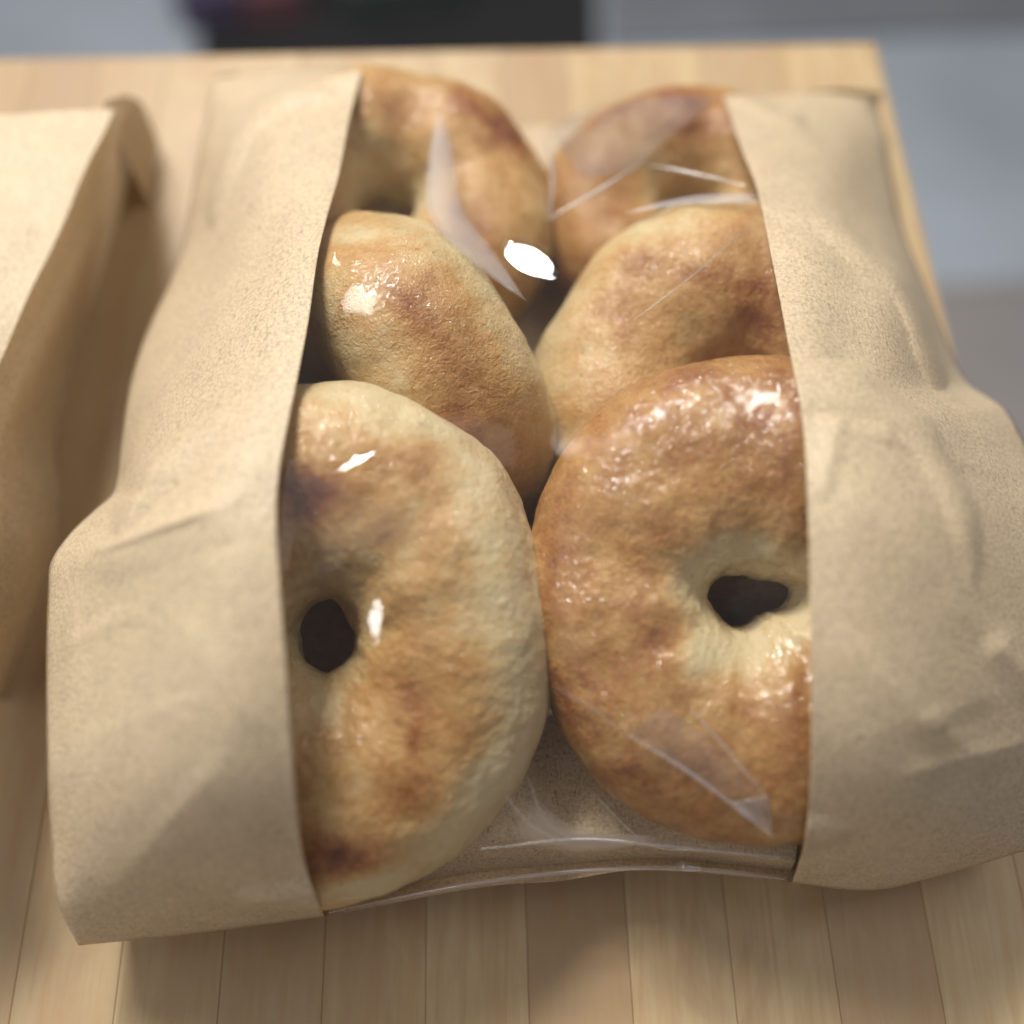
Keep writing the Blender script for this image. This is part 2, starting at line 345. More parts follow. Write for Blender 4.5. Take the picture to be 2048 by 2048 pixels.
# ---------------------------------------------------------------- bagels
def fbm(P, scale, seed, octv=3):
    out = np.empty(len(P)); off = Vector((seed * 13.7, seed * 7.1, seed * 3.3))
    for i, p in enumerate(P): out[i] = noise.fractal(Vector(p) * scale + off, 1.0, 2.0, octv)
    return out
K = 2048 / 1932.0
bagel_bvhs = []; bagel_info = {}
def bagel(key, label, cu, cv, rx, ry, D, n_cam=None, n_world=None, hole=None, thick=0.021, seed=1, na=260, nb=120, brown=None, blobs=(), lump=0.0016, wet=0.22):
    c = at_d(np.array(cu), np.array(cv), np.array(D))
    if n_world is not None: n = np.array(n_world, float)
    else: n = n_cam[0]*CR + n_cam[1]*CU - CF
    n /= np.linalg.norm(n)
    a = CR - n * (CR @ n); a /= np.linalg.norm(a); b = np.cross(n, a)
    RX, RY = rx * D / FOC, ry * D / FOC
    ph = np.arange(na) / na * 2 * math.pi; th_ = np.arange(nb) / nb * 2 * math.pi
    # hole outline: list of (angle_deg, radius_m) in the bagel's plane
    ha = np.array([h[0] for h in hole], float); hr = np.array([h[1] for h in hole], float)
    o_ = np.argsort(ha); ha, hr = ha[o_], hr[o_]
    ri = np.interp(np.degrees(ph), np.r_[ha[-1] - 360, ha, ha[0] + 360], np.r_[hr[-1], hr, hr[0]])
    kk = np.exp(-0.5 * (np.arange(-9, 10) / 3.2) ** 2); kk /= kk.sum()
    ri = np.convolve(np.r_[ri[-9:], ri, ri[:9]], kk, 'valid')
    ro = 1 / np.sqrt((np.cos(ph) / RX) ** 2 + (np.sin(ph) / RY) ** 2)
    wob = np.array([noise.noise(Vector((math.cos(p) * 1.6, math.sin(p) * 1.6, seed * 5.0))) for p in ph])
    ro = ro * (1 + 0.028 * wob)
    rm = (ro + ri) / 2; rt = (ro - ri) / 2
    PH, TH = np.meshgrid(ph, th_, indexing='ij')
    ct, st = np.cos(TH), np.sin(TH)
    # slightly squarish loaf profile, flatter at the base
    rr = rm[:, None] + rt[:, None] * np.sign(ct) * np.abs(ct) ** 0.92
    hw = np.array([noise.noise(Vector((math.cos(p) * 2.1, math.sin(p) * 2.1, seed * 9.0 + 2))) for p in ph])
    hh = (thick * (1 + 0.10 * hw))[:, None] * np.where(st > 0, 1.0, 0.86) * np.sign(st) * np.abs(st) ** 0.88
    L = np.stack([rr * np.cos(PH), rr * np.sin(PH), hh], -1).reshape(-1, 3)
    Nl = np.stack([ct * np.cos(PH), ct * np.sin(PH), st], -1).reshape(-1, 3)
    f1 = fbm(L, 38, seed, 2); f2 = fbm(L, 120, seed + 3, 3); f3 = fbm(L * np.array([1, 1, .6]), 420, seed + 5, 2)
    inner = np.clip(-ct.ravel(), 0, 1) ** 2
    dsp = f1 * lump + f2 * (0.00042 + 0.0005 * inner) + f3 * 0.00010
    L = L + Nl * dsp[:, None]
    Pw = c + L[:, :1] * a + L[:, 1:2] * b + L[:, 2:3] * n
    # browning: crust colour of the baked dough
    s2 = st.ravel(); c2 = ct.ravel()
    base = brown(L, s2, c2, PH.ravel()) if brown else 0.4 + 0 * s2
    nz1 = fbm(L, 55, seed + 11, 3); nz2 = fbm(L, 150, seed + 17, 3)
    br = base + 0.09 * nz1 + 0.13 * nz2
    u, v, d = to_px(Pw)
    front = np.clip((s2 + 0.35) * 2.5, 0, 1)
    wu = u + 26 * nz1 + 12 * nz2; wv = v + 26 * np.roll(nz1, 777) + 12 * np.roll(nz2, 333)
    for (bu, bv, ru, rv, amt) in blobs:
        g = np.exp(-(((wu - bu * K) / (ru * K)) ** 2 + ((wv - bv * K) / (rv * K)) ** 2))
        br = br + amt * g * front
    loc = Vector(c - n * thick)
    o = link('bagel', Pw - np.array(loc), grid_faces(na, nb, wrap_m=True, wrap_n=True), CRUST, None, True, {'brown': np.clip(br, -0.1, 1.05), 'wet': np.full(len(br), wet)})
    o.location = loc
    tag(o, label, 'bagel', 'bagels inside the windowed paper bag')
    bagel_bvhs.append(BVHTree.FromPolygons([Vector(p) for p in Pw], grid_faces(na, nb, wrap_m=True, wrap_n=True)))
    bagel_info[key] = (c, a, b, n)
    return o
def band(x, lo, hi): return np.clip((x - lo) / (hi - lo), 0, 1)
mm = 0.001
# front left: pale outer rim, golden crown with brown streaks
bagel('FL', 'golden brown bagel with pale outer rim and round hole, front left in the window', 657, 1279, 456, 512, 0.2475, n_cam=(0.0, 0.03),
      hole=[(0, 7.6*mm), (45, 8.2*mm), (90, 9.5*mm), (135, 8.5*mm), (180, 7.5*mm), (225, 8.5*mm), (270, 9.3*mm), (315, 7.5*mm)], thick=0.0225, seed=2, na=520, nb=240,
      brown=lambda L, s, c, p: 0.42 - 0.38 * band(c, 0.25, 0.85) * band(np.cos(p - 0.15), -0.3, 0.5) - 0.22 * band(-c, 0.55, 0.95),
      blobs=[(610, 925, 62, 42, .52), (570, 965, 45, 40, .38), (545, 900, 40, 80, .18), (800, 855, 70, 45, .28), (670, 800, 40, 25, .12), (720, 1010, 50, 30, .12), (760, 1310, 75, 70, .26),
             (790, 1395, 26, 50, .26), (780, 1490, 60, 50, .28), (650, 1610, 95, 42, .52), (600, 1640, 60, 40, .2), (680, 1420, 70, 50, .12), (880, 1420, 45, 60, .16), (860, 1290, 60, 90, .10),
             (930, 1130, 70, 110, -.28), (930, 1480, 60, 55, -.38), (1000, 1250, 40, 160, -.18), (840, 770, 90, 40, -.22), (680, 745, 80, 22, -.25), (640, 1100, 70, 35, -.12), (700, 1680, 110, 28, -.35), (850, 1600, 80, 45, -.18), (600, 1340, 50, 40, -.12)], wet=0.45)
# front right: evenly brown with a pale ragged hole
bagel('FR', 'evenly browned glossy bagel with pale pinched hole, front right in the window', 1500, 1194, 452, 494, 0.249, n_cam=(-0.05, 0.05),
      hole=[(0, 10.5*mm), (14, 10.8*mm), (35, 7.0*mm), (60, 4.6*mm), (90, 4.6*mm), (120, 6.2*mm), (150, 9.3*mm), (180, 11.2*mm), (205, 9.5*mm), (235, 8.6*mm), (262, 7.0*mm), (285, 4.9*mm), (315, 5.2*mm), (340, 8.6*mm)],
      thick=0.0225, seed=4, na=520, nb=240,
      brown=lambda L, s, c, p: 0.62 - 0.42 * band(-c, 0.35, 0.9),
      blobs=[(1290, 700, 70, 25, .20), (1500, 790, 45, 60, .18), (1100, 890, 60, 60, .05), (1240, 1205, 55, 40, .18), (1070, 1320, 60, 60, .14), (1040, 1050, 40, 120, .10), (1200, 1480, 120, 30, .14),
             (1300, 1560, 120, 20, .10), (1300, 1100, 60, 50, -.30), (1400, 1045, 110, 40, -.34), (1330, 1235, 45, 60, -.46), (1400, 1230, 70, 35, -.36), (1510, 1170, 40, 60, -.25), (1440, 1290, 60, 30, -.08), (1250, 900, 150, 60, -.06), (1350, 1380, 120, 60, -.08)], lump=0.0013, wet=0.85)
# middle left
bagel('ML', 'pale edged bagel leaning on its side with a brown crown, second row left', 832, 774, 352, 352, 0.299, n_cam=(-2.3, -1.5),
      hole=[(0, 6*mm), (90, 6*mm), (180, 6*mm), (270, 6*mm)], thick=0.0262, seed=7, na=300, nb=140,
      brown=lambda L, s, c, p: 0.44 - 0.42 * band(-s, 0.15, 0.7) - 0.30 * band(s, 0.35, 0.9),
      blobs=[(790, 570, 45, 55, .26), (850, 660, 80, 70, .22), (870, 780, 70, 60, .24), (910, 870, 50, 50, .14), (840, 490, 70, 30, -.25), (720, 445, 110, 20, -.30), (1010, 720, 30, 130, -.20), (660, 560, 30, 60, .08)])
# middle right
bagel('MR', 'shiny light brown bagel half covered by the front right bagel', 1460, 806, 396, 418, 0.290, n_cam=(-0.10, 0.22),
      hole=[(0, 9*mm), (90, 9*mm), (180, 9*mm), (270, 9*mm)], thick=0.0225, seed=9, na=300, nb=140,
      brown=lambda L, s, c, p: 0.50 - 0.38 * band(c, 0.35, 0.95) * band(np.cos(p - 2.6), -0.2, 0.6),
      blobs=[(1200, 490, 50, 30, .22), (1180, 600, 60, 60, .14), (1440, 580, 60, 90, .30), (1330, 520, 90, 25, .12), (1080, 650, 50, 110, -.15), (1250, 420, 120, 20, -.15), (1250, 600, 80, 60, -.08)])
# back left
bagel('BL', 'dark spotted golden bagel at the far left end of the bag', 775, 436, 340, 312, 0.331, n_world=(0.10, -0.12, 1.0),
      hole=[(0, 8.5*mm), (90, 8.5*mm), (180, 9*mm), (270, 9*mm)], thick=0.0225, seed=12, na=300, nb=140,
      brown=lambda L, s, c, p: 0.50 - 0.36 * band(-c, 0.35, 0.9) - 0.10 * band(c, .6, 1),
      blobs=[(740, 205, 50, 40, .20), (965, 255, 60, 40, .42), (880, 200, 50, 25, .30), (900, 440, 40, 60, .20), (700, 280, 30, 60, -.20), (780, 150, 110, 16, -.10), (1010, 420, 40, 90, -.15)])
# back right
bagel('BR', 'brown bagel at the far right end of the bag behind a film crease', 1372, 432, 300, 272, 0.345, n_world=(-0.05, -0.10, 1.0),
      hole=[(0, 9*mm), (90, 9*mm), (180, 9.5*mm), (270, 9*mm)], thick=0.021, seed=15, na=300, nb=140,
      brown=lambda L, s, c, p: 0.60 - 0.34 * band(-c, 0.35, 0.9),
      blobs=[(1260, 185, 60, 20, .25), (1330, 240, 60, 50, .15), (1220, 290, 40, 30, -.25), (1100, 320, 40, 40, -.1)])

# ---------------------------------------------------------------- the windowed bag (front sheet = paper | film | paper, draped over the bagels)
TL_OUT = [(424, 159), (415, 225), (400, 300), (383, 400), (366, 493), (338, 570), (305, 640), (277, 711), (256, 791), (240, 900), (226, 985), (190, 1020), (140, 1068), (102, 1125), (96, 1180), (92, 1325), (95, 1542), (103, 1678), (114, 1800), (157, 1890)]
TL_IN = [(725, 143), (700, 235), (678, 350), (655, 430), (636, 509), (618, 636), (594, 763), (562, 922), (553, 1018), (559, 1145), (572, 1325), (585, 1505), (602, 1685), (620, 1760), (649, 1832)]
TR_IN = [(1447, 191), (1479, 286), (1515, 381), (1542, 509), (1579, 700), (1603, 827), (1613, 954), (1619, 1145), (1622, 1325), (1622, 1484), (1617, 1622), (1606, 1696), (1584, 1765)]
TR_OUT = [(1750, 200), (1771, 276), (1784, 364), (1802, 452), (1837, 540), (1872, 628), (1907, 716), (1938, 768), (1978, 795), (2013, 821), (2060, 905), (2130, 1020), (2170, 1150), (2180, 1300), (2170, 1450), (2140, 1560), (2085, 1690)]
TOP_L = [(424, 159), (560, 138), (640, 138), (725, 143)]
TOP_F = [(725, 143), (790, 146), (870, 150), (935, 166), (985, 196), (1035, 236), (1086, 258), (1130, 240), (1190, 208), (1260, 187), (1340, 184), (1447, 191)]
TOP_R = [(1447, 191), (1540, 190), (1650, 186), (1750, 200)]
BOT_L = [(157, 1890), (300, 1876), (450, 1859), (649, 1832)]
BOT_F = [(649, 1832), (740, 1818), (860, 1792), (1000, 1770), (1120, 1762), (1230, 1744), (1330, 1737), (1390, 1746), (1480, 1752), (1584, 1765)]
BOT_R = [(1584, 1765), (1740, 1780), (1872, 1753), (2085, 1690)]
NT, NLc, NFc, NRc = 300, 70, 170, 70
def coons(top, bot, left, right, n, m):
    T = smooth_curve(top, m); B = smooth_curve(bot, m); L_ = smooth_curve(left, n); R_ = smooth_curve(right, n)
    s = np.linspace(0, 1, m)[None, :, None]; t = np.linspace(0, 1, n)[:, None, None]
    bil = (1-t)*(1-s)*T[0] + (1-t)*s*T[-1] + t*(1-s)*B[0] + t*s*B[-1]
    return (1-t)*T[None] + t*B[None] + (1-s)*L_[:, None] + s*R_[:, None] - bil
GL = coons(TOP_L, BOT_L, TL_OUT, TL_IN, NT, NLc); GF = coons(TOP_F, BOT_F, TL_IN, TR_IN, NT, NFc); GR = coons(TOP_R, BOT_R, TR_IN, TR_OUT, NT, NRc)
G = np.concatenate([GL, GF[:, 1:], GR[:, 1:]], 1); n, m = G.shape[:2]
U_, V_ = G[..., 0], G[..., 1]
def hit_depth(u, v):
    out = np.full(u.shape, 9.0); R0 = rays(u, v)
    o = Vector(CC)
    for idx in np.ndindex(u.shape):
        r = Vector(R0[idx]); 
        for bv in bagel_bvhs:
            h = bv.ray_cast(o, r)
            if h[0] is not None:
                d = (np.array(h[0]) - CC) @ CF
                if d < out[idx]: out[idx] = d
    return out
OB = hit_depth(U_, V_)
lim = depth_of_z(U_, V_, 0.006)
is_film = np.zeros((n, m), bool); is_film[:, NLc:NLc + NFc - 2] = True
obst = np.minimum(OB - np.where(is_film, 0.0005, 0.0012), lim)
def erode(A, k):
    B = A.copy()
    for ax in (0, 1):
        C_ = B.copy()
        for sft in range(-k, k + 1):
            R_ = np.roll(B, sft, ax)
            if ax == 0:
                if sft > 0: R_[:sft] = B[:sft]
                elif sft < 0: R_[sft:] = B[sft:]
            else:
                if sft > 0: R_[:, :sft] = B[:, :sft]
                elif sft < 0: R_[:, sft:] = B[:, sft:]
            C_ = np.minimum(C_, R_)
        B = C_
    return B
def blur(A, k, times):
    for _ in range(times):
        B = A.copy(); B[1:-1, 1:-1] = (A[1:-1, 1:-1] * 4 + A[:-2, 1:-1] + A[2:, 1:-1] + A[1:-1, :-2] + A[1:-1, 2:]) / 8; A = B
    return A
soft = blur(erode(obst, 6), 1, 70)
raw_ob = np.minimum(OB - 0.0008, lim)
fw = blur(is_film.astype(float), 1, 30)
fw[:, :6] = 1; fw[:, -6:] = 1; fw[:8] = 1; fw[-8:] = 1
obst = np.minimum(obst, np.where(fw > .98, obst, soft))
# grow the obstacle so that the sheet clears silhouettes
zt = np.interp(np.linspace(0, 1, m), [0, .25, .5, .75, 1], [.024, .042, .018, .040, .022])
tt = np.linspace(0, 1, n)
z_left = np.interp(tt, [0, .12, .3, .45, .55, .8, .95, 1], [.026, .028, .032, .036, .056, .056, .040, .030])
z_right = np.interp(tt, [0, .12, .35, .45, .6, .85, 1], [.018, .021, .027, .044, .052, .044, .030])
zb = np.interp(np.linspace(0, 1, m), [0, .25, .5, .8, 1], [.027, .026, .022, .026, .026])
Dg = np.minimum(obst, 9)
Dg[0] = np.minimum(depth_of_z(U_[0], V_[0], zt), obst[0]); Dg[-1] = np.minimum(depth_of_z(U_[-1], V_[-1], zb), obst[-1])
Dg[:, 0] = depth_of_z(U_[:, 0], V_[:, 0], z_left); Dg[:, -1] = depth_of_z(U_[:, -1], V_[:, -1], z_right)
press = np.where(is_film, 0.0, 8.5e-6)
for it in range(9000):
    a = (Dg[1:-1, :-2] + Dg[1:-1, 2:]) * 0.5; b = (Dg[:-2, 1:-1] + Dg[2:, 1:-1]) * 0.5
    w = 0.62
    x = w * a + (1 - w) * b - press[1:-1, 1:-1]
    Dg[1:-1, 1:-1] = np.minimum(x, obst[1:-1, 1:-1])
def blur(A, k, times):
    for _ in range(times):
        B = A.copy(); B[1:-1, 1:-1] = (A[1:-1, 1:-1] * 4 + A[:-2, 1:-1] + A[2:, 1:-1] + A[1:-1, :-2] + A[1:-1, 2:]) / 8; A = B
    return A
Dsm = blur(Dg, 1, 60); Dsm = blur(Dg, 1, 260)
Dg2 = np.where(is_film, np.minimum(blur(Dg, 1, 6), Dg), np.minimum(Dsm, Dg))
w_ = blur(is_film.astype(float), 1, 20)
Dg = w_ * Dg2 + (1 - w_) * np.minimum(Dsm, raw_ob)
# creases: (px of both ends, height m, half width px) - raised towards the viewer when h > 0, one sided when s != 0
def crease(D, p0, p1, h, w, side=0, taper=True):
    p0 = np.array(p0, float); p1 = np.array(p1, float); d = p1 - p0; Ln = np.hypot(*d); d /= Ln; nn = np.array([-d[1], d[0]])
    q = G - p0; s = (q @ d) / Ln; e = q @ nn
    fall = np.clip(1 - np.abs(e) / np.where(e > 0, w * (1 + side), w * (1 - side)), 0, 1)
    fall = fall * (0.6 + 0.4 * fall)
    if h < 0: fall = np.exp(-(e / w) ** 2)
    al = np.clip(np.minimum(s, 1 - s) * 5 + 0.0, 0, 1) if taper else ((s > 0) & (s < 1))
    al = np.where((s > 0) & (s < 1), al, 0)
    return D - h * fall * al
for c_ in [((1700, 470), (1860, 700), .0016, 26, .4), ((1690, 800), (1640, 1010), .0009, 40, .3), ((1720, 860), (2040, 960), .0010, 30, -.3), ((1880, 1180), (2120, 1400), .0008, 44, .3), ((1780, 1560), (2090, 1470), .0007, 40, .2), ((1660, 1250), (1900, 1500), .0005, 60, .4), ((255, 930), (420, 880), .0012, 20, .3), ((110, 1300), (300, 1210), .0006, 30, 0), ((180, 1830), (460, 1500), .0006, 60, .4), ((120, 1500), (420, 1380), .0004, 50, .4), ((330, 1200), (520, 1480), .0004, 60, .4), ((470, 240), (640, 330), .0010, 30, .2), ((170, 1110), (430, 1016), .0011, 16, 0), ((130, 1125), (500, 990), .0024, 60, .3), ((235, 985), (345, 935), .0022, 30, 0), ((230, 985), (560, 1010), -.0010, 60, 0), ((600, 160), (430, 560), .0016, 70, 0), ((470, 330), (330, 760), -.0015, 50, 0),
           ((150, 1150), (140, 1780), .0010, 60, 0), ((1715, 330), (1700, 860), -.0035, 60, .45), ((1690, 430), (1790, 300), -.0022, 60, 0), ((1755, 480), (1860, 720), .0022, 40, 0),
           ((1700, 790), (1800, 870), .0018, 45, 0), ((1710, 790), (1990, 800), -.0022, 60, 0), ((1980, 1270), (2100, 1400), .0020, 60, 0), ((1900, 1420), (1960, 1600), -.0010, 90, 0), ((1850, 1420), (2010, 1560), .0012, 60, 0),
           ((1640, 960), (1980, 1240), .0008, 120, 0), ((300, 700), (560, 640), .0006, 90, 0)]:
    if True: Dg = crease(Dg, *c_)
Dg = np.where(is_film, Dg, np.minimum(Dg, obst - 0.0004))
# film folds
FOLDS = [((1255, 1468), (1542, 1674), .0011, 26, .5), ((1378, 1410), (1538, 1595), .0012, 22, -.4), ((1095, 440), (1290, 322), .0022, 26, 0), ((1290, 322), (1440, 420), .0012, 40, 0), ((1240, 520), (1500, 400), .0010, 30, 0), ((1515, 395), (1200, 470), .0008, 26, 0),
         ((880, 230), (900, 440), .0016, 40, .3), ((880, 440), (1060, 610), .0020, 45, .2), ((1110, 1370), (1255, 1468), .0006, 30, 0), ((650, 930), (780, 890), .0010, 34, 0), ((700, 960), (800, 975), .0008, 30, 0),
         ((1280, 600), (1540, 430), .0008, 34, 0), ((980, 1560), (1130, 1700), .0012, 40, 0), ((1000, 1690), (1560, 1700), .0016, 30, 0)]
for c_ in FOLDS: Dg = crease(Dg, *c_)
def dome(D, c, w, h):
    q = ((U_ - c[0]) / w[0]) ** 2 + ((V_ - c[1]) / w[1]) ** 2
    return D - h * np.clip(1 - q, 0, 1) ** 1.5
KEY = np.array(bpy.data.objects['ceiling_or_fill_lamp'].location)
cling = np.clip(1.5 - np.abs(OB - Dg) / 0.0020, 0.0, 1); dull = np.full((n, m), 0.97)
def glint(D, c, rad, curv=3.0, rot=0.0, keep=0.0, clear=1.0):
    # a taut facet of the film, turned halfway between the lens and the lamp as the fold in the photo is
    du, dv = U_ - c[0], V_ - c[1]; co_, si_ = math.cos(rot), math.sin(rot)
    q = ((du * co_ + dv * si_) / rad[0]) ** 2 + ((-du * si_ + dv * co_) / rad[1]) ** 2
    w = np.clip((1.6 - np.sqrt(q)) / 0.6, 0, 1); w = w * w * (3 - 2 * w)
    k = ((U_ - c[0]) ** 2 + (V_ - c[1]) ** 2).argmin(); i, j = divmod(k, m)
    P0 = at_d(U_[i, j], V_[i, j], D[i, j] - 0.0008)
    V0 = CC - P0; V0 /= np.linalg.norm(V0); L0 = KEY - P0; L0 /= np.linalg.norm(L0); h = V0 + L0; h /= np.linalg.norm(h)
    Dp = ((P0 - CC) @ h) / (rays(U_, V_) @ h)
    Dp = Dp + curv * ((du ** 2 + dv ** 2) * (P0[1] * 0 + D[i, j] / FOC) ** 2) * 0.5
    cling[:] = cling * (1 - w * clear) + keep * w * clear; dull[:] = dull * (1 - w)
    return D * (1 - w) + Dp * w
Dg = glint(Dg, (1058, 520), (54, 28), 2.5, 0.45, .10)
Dg = glint(Dg, (712, 925), (50, 10), 6.0, -0.45, .03)
q_ = ((U_ - 1140) / 110) ** 2 + ((V_ - 880) / 90) ** 2; dull = np.where(q_ < 1, 1.13, dull)
Dg = glint(Dg, (752, 1245), (14, 46), 10.0, 0.0, .9)
# roll the paper over at its outer edges
sL = np.linspace(0, 1, NLc); sR = np.linspace(1, 0, NRc)
edge = np.full(m, 1.0); edge[:NLc] = np.minimum(sL / 0.10, 1); edge[-NRc:] = np.minimum(sR / 0.08, 1)
roll = 1 - np.sqrt(np.clip(1 - (1 - edge) ** 2, 0, 1))
Dg = Dg + 0.0035 * roll[None, :]
et = np.minimum(tt[::-1] / 0.035, 1); rb = 1 - np.sqrt(np.clip(1 - (1 - et) ** 2, 0, 1))
Dg = Dg + 0.004 * rb[:, None]
XYZ = at_d(U_, V_, Dg)
rn = np.array([[noise.fractal(Vector(XYZ[i, j]) * 45, 1, 2, 2) for j in range(m)] for i in range(n)])
pw = 1 - w_
XYZ = XYZ - rays(U_, V_) * (rn * (0.00030 - 0.00022 * pw))[..., None] * 1.0
bag = root('paper_bag', 'kraft paper bag with clear film window showing six bagels', 'paper bag', (0.0, 0.17, 0.0))
def sub(name, block, mat, off=0.0, flip=False):
    P = block - off * np.stack([np.zeros(block.shape[:2])]*3, -1)
    nn_, mm_ = block.shape[:2]
    o = link(name, P.reshape(-1, 3), grid_faces(nn_, mm_, flip), mat); place(o, bag); return o
def solid(o, th):
    md = o.modifiers.new('thickness', 'SOLIDIFY'); md.thickness = th; md.offset = 0; md.use_rim = True
lift = 0.00045
Rn = rays(U_, V_)
PXYZ = XYZ - Rn * lift
o = sub('paper_front', PXYZ[:, :NLc], KRAFT); tag(o, 'wider kraft strip along the left of the window'); solid(o, 0.00022)
o = sub('paper_front', PXYZ[:, NLc + NFc - 2:], KRAFT); tag(o, 'kraft strip along the right of the window'); solid(o, 0.00022)
film = sub('window_film', XYZ[:, NLc - 4: NLc + NFc + 2], FILM)
for an_, av_ in (('cling', cling), ('dull', dull)):
    ca = film.data.attributes.new(an_, 'FLOAT', 'POINT'); ca.data.foreach_set('value', np.asarray(blur(av_, 1, 3)[:, NLc - 4: NLc + NFc + 2], np.float32).ravel())
# fold lines of the film as thin raised strips, their glints painted in as pale haze
def film_point(u, v):
    k = ((U_ - u) ** 2 + (V_ - v) ** 2).argmin(); i, j = divmod(k, m); return XYZ[i, j]
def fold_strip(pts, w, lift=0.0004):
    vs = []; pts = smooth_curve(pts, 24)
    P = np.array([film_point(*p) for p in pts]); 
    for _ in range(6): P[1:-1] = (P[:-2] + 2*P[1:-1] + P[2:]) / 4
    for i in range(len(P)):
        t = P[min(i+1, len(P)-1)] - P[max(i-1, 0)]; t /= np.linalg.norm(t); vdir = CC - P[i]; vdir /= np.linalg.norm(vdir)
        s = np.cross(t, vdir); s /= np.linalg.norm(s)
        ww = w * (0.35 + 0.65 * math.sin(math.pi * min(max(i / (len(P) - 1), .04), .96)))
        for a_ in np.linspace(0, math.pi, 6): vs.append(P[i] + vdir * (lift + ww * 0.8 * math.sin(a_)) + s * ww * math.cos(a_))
    o = link('film_crease_glint', vs, grid_faces(len(P), 6), CREASE)
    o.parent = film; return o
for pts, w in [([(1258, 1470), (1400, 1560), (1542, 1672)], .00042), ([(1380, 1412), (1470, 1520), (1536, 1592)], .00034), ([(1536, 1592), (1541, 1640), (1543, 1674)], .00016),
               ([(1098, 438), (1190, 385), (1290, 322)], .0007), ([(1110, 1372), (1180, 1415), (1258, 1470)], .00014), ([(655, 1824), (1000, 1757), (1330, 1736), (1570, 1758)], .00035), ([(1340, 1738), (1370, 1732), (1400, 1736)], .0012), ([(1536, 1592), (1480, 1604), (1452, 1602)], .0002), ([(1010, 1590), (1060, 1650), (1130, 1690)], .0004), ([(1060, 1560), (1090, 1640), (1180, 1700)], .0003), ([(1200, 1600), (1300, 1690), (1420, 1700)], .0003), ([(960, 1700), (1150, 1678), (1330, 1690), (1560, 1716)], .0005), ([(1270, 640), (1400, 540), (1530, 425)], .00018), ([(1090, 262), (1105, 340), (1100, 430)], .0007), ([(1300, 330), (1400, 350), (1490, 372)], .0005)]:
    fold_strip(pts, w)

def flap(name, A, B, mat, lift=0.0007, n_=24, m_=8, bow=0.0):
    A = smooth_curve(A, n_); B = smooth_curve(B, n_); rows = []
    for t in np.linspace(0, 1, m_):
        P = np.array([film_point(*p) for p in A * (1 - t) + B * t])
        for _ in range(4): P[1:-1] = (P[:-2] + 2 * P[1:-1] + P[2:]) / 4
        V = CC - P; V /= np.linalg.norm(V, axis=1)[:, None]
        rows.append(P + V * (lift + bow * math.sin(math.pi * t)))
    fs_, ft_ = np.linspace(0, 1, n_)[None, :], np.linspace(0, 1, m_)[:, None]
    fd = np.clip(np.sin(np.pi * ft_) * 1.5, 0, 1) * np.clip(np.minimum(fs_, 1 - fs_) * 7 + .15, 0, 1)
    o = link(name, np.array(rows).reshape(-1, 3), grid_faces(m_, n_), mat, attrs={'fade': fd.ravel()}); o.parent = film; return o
def kk(*p): return [(a * K, b * K) for a, b in p]
HAZY = film_material('painted_film_haze', 0.14, 0.6, 0.35, 0.30, True)  # pale pinkish diffuse haze stands in for bright reflections on the film
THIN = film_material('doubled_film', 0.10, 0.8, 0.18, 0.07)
flap('film_fold_haze', kk((822, 205), (805, 300), (797, 400), (870, 480), (995, 572)), kk((838, 205), (862, 300), (878, 400), (935, 470), (995, 572)), HAZY, bow=.0008)  # reflected streak laid on as a pale hazy patch
flap('film_fold_haze', kk((1185, 1385), (1300, 1462), (1455, 1580)), kk((1250, 1330), (1340, 1395), (1450, 1503)), THIN, bow=.0006)
flap('film_fold_haze', kk((1372, 1512), (1400, 1540), (1455, 1580)), kk((1450, 1500), (1452, 1540), (1456, 1580)), HAZY, lift=.0011)
flap('film_fold_haze', kk((1170, 402), (1300, 368), (1434, 362)), kk((1185, 404), (1310, 386), (1434, 388)), HAZY)
flap('film_fold_haze', kk((1030, 240), (1100, 330), (1195, 318)), kk((1120, 205), (1240, 180), (1350, 185)), THIN, lift=.001)
flap('film_fold_haze', [(655, 1822), (1000, 1752), (1330, 1728), (1575, 1752)], [(655, 1836), (1000, 1766), (1330, 1742), (1575, 1766)], HAZY)
flap('film_fold_haze', kk((1000, 1500), (1100, 1560), (1240, 1575)), kk((950, 1585), (1080, 1610), (1240, 1590)), HAZY)
# side panels, bottom gusset and back sheet
def skirt(name, line3, inward, steps, mat, zend=0.003, bulge=0.003):
    L3 = np.array(line3); rows = []
    for k in range(steps + 1):
        t = k / steps; z = L3[:, 2] * (1 - t) + zend * t
        P = L3 + inward[:, :] * t * 1.0; P[:, 2] = z
        P[:, :2] += -inward[:, :2] / (np.linalg.norm(inward[:, :2], axis=1)[:, None] + 1e-9) * bulge * math.sin(math.pi * t)
        rows.append(P)
    A = np.array(rows); o = link(name, A.reshape(-1, 3), grid_faces(len(A), A.shape[1]), mat); place(o, bag); return o, A[-1]
lo = PXYZ[:, 0]; ro_ = PXYZ[:, -1]; bo = PXYZ[-1]
cen = np.array([0.008, 0.17, 0.0])
def inward_of(Lr, amt):
    d = np.zeros_like(Lr); d[:, 0] = np.sign(cen[0] - Lr[:, 0]); d = d * amt; d[:, 1] += 0.022 * np.clip((np.linspace(0, 1, len(Lr)) - .9) / .1, 0, 1); return d
sl, slb = skirt('side_panel', lo, inward_of(lo, np.interp(tt, [0, .5, .6, 1], [.004, .010, .026, .022])[:, None]), 8, KRAFT)
sr, srb = skirt('side_panel', ro_, inward_of(ro_, np.interp(tt, [0, .4, .6, 1], [.004, .010, .030, .030])[:, None]), 8, KRAFT)
db = np.zeros_like(bo); db[:, 1] = 0.020
sb, sbb = skirt('bottom_panel', bo, db, 6, KRAFT_LIGHTENED, 0.003, 0.001)
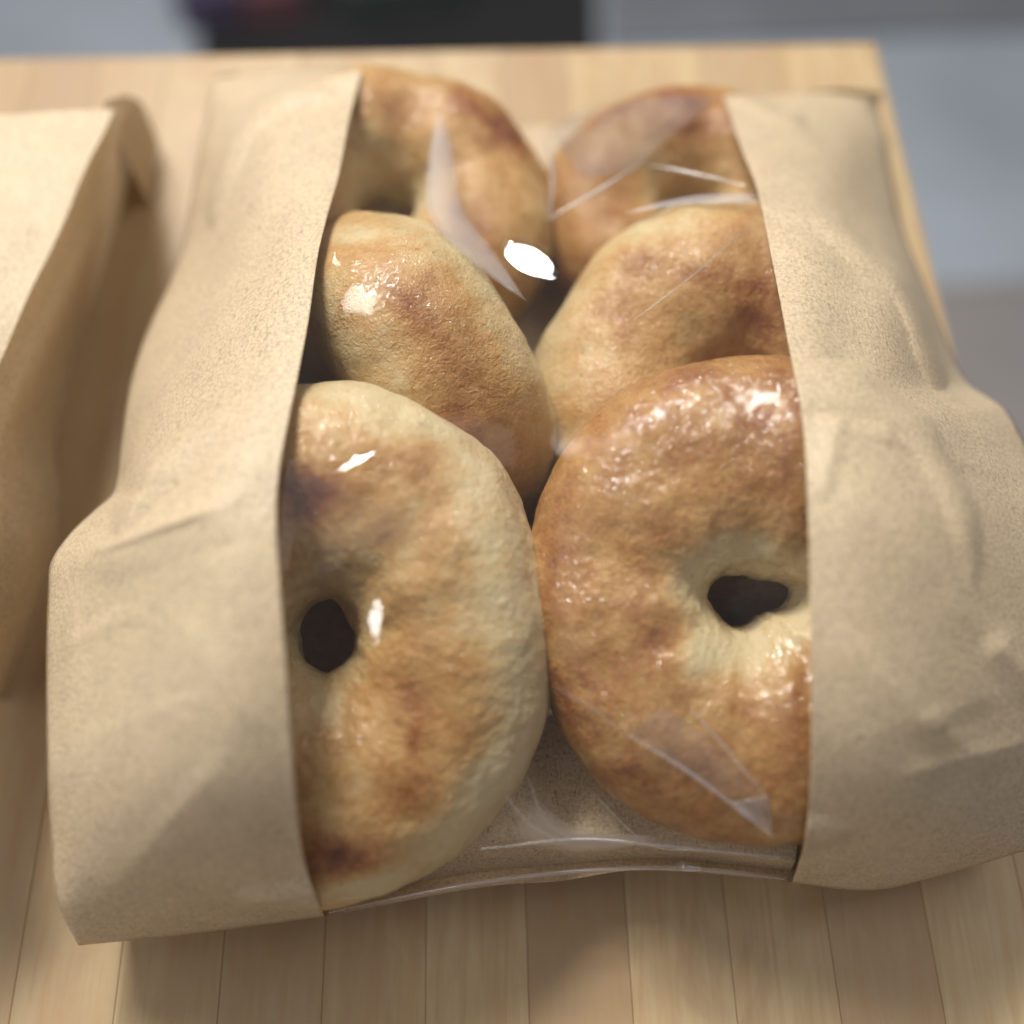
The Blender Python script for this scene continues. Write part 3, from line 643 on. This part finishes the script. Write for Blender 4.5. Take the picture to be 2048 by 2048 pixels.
bk = np.linspace(0, 1, 40)[None, :, None]
BK = slb[:, None] * (1 - bk) + srb[:, None] * bk; BK[..., 2] = 0.0025
od = np.argsort(sbb[:, 0]); BK[..., 1] = np.maximum(BK[..., 1], np.interp(BK[..., 0], sbb[od, 0], sbb[od, 1]) - 0.001)
o = link('back_panel', BK.reshape(-1, 3), grid_faces(n, 40), KRAFT_LIGHTENED); place(o, bag)
# folded bottom gusset seen through the film: pale ridge, shaded slope towards the viewer
RA = smooth_curve([(660, 1822), (1000, 1750), (1330, 1728), (1578, 1752)], 60)
RB = smooth_curve([(650, 1790), (800, 1710), (1000, 1676), (1200, 1678), (1330, 1690), (1590, 1722)], 60)
RC = smooth_curve([(690, 1600), (850, 1560), (1060, 1430), (1250, 1480), (1400, 1560), (1600, 1640)], 60)
rows = []
for t in np.linspace(0, 1, 12):
    uv = RA * (1 - t) + RB * t; z = 0.012 + (0.029 - 0.012) * t ** 0.8; rows.append(at_z(uv[:, 0], uv[:, 1], np.full(60, z)))
for t in np.linspace(0.08, 1, 16):
    uv = RB * (1 - t) + RC * t; z = 0.029 + 0.002 * t; rows.append(at_z(uv[:, 0], uv[:, 1], np.full(60, z)))
A = np.array(rows)
A[..., 2] += 0.0008 * np.sin(np.linspace(0, 9, 60))[None, :] * np.linspace(0, 1, len(A))[:, None]
o = link('bottom_gusset', A.reshape(-1, 3), grid_faces(len(A), 60), KRAFT_LIGHTENED); place(o, bag)
# the open mouth's corners at the far end: backlit sheets added for its dark inside
def mouth_shade(parent, u0, u1, v, z0, z1, dy=0.004):
    a = at_z(u0, v, z0); b = at_z(u1, v, z1); vs = []
    for t in np.linspace(0, 1, 8):
        p = a * (1 - t) + b * t; p[1] += dy * math.sin(math.pi * t)
        for k in np.linspace(0, 1, 5): vs.append((p[0], p[1] + 0.003 * k * math.sin(3 * t), p[2] * (1 - k) + 0.001 * k))
    o = link('mouth_shade_sheet', vs, grid_faces(8, 5), KRAFT_LIGHTENED); place(o, parent)
mouth_shade(bag, 1600, 1766, 186, .023, .016, .002)
mouth_shade(bag, 425, 520, 156, .024, .030, .002)
# ---------------------------------------------------------------- second bag at the left
bag2 = root('paper_bag', 'second kraft paper bag cut off by the left edge of the photo', 'paper bag', (-0.2, 0.15, 0.0))
def patch(name, top, bot, left, right, zs, mat, n=60, m=40, parent=bag2, amp=0.0012, zfun=None, seed=3):
    g = coons(top, bot, left, right, n, m); s = np.linspace(0, 1, m)[None, :]; t = np.linspace(0, 1, n)[:, None]
    z = (1-t)*(1-s)*zs[0] + (1-t)*s*zs[1] + t*(1-s)*zs[2] + t*s*zs[3]
    if zfun is not None: z = z + zfun(s, t)
    P = at_z(g[..., 0], g[..., 1], z)
    P[..., 2] += np.array([[noise.fractal(Vector(P[i, j]) * 35 + Vector((seed, 0, 0)), 1, 2, 2) for j in range(m)] for i in range(n)]) * amp
    o = link(name, P.reshape(-1, 3), grid_faces(n, m), mat); place(o, parent); return o
FE = [(228, 217), (177, 330), (109, 480), (37, 640), (0, 721), (-80, 900), (-110, 1060), (-140, 1250), (-140, 1400)]
patch('paper_front', [(-500, 250), (-200, 236), (0, 226), (228, 217)], [(-700, 1400), (-140, 1400)], [(-500, 250), (-560, 700), (-700, 1400)], FE, (.03, .05, .065, .065), KRAFT, zfun=lambda s, t: 0.012 * np.sin(np.pi * np.clip(s, 0, 1)) * np.ones_like(t))
SE = [(292, 222), (266, 330), (235, 450), (200, 560), (160, 680), (130, 800), (112, 900), (122, 1010), (112, 1110), (60, 1270), (0, 1400)]
patch('side_panel', [(228, 217), (262, 212), (292, 222)], [(-140, 1400), (0, 1400)], FE, SE, (.05, -.0012, .065, -.0012), KRAFT_LIGHTENED, n=100, m=40,
      zfun=lambda s, t: 0.007 * np.sin(np.pi * s) + 0.006 * np.sin(np.pi * s) * (0.0 + np.exp(-((t - .75) / .12) ** 2)) + 0.0018 * np.sin(np.pi * s) * np.sin(s * 9 + t * 8))

mouth_shade(bag2, 205, 285, 208, .047, .020)
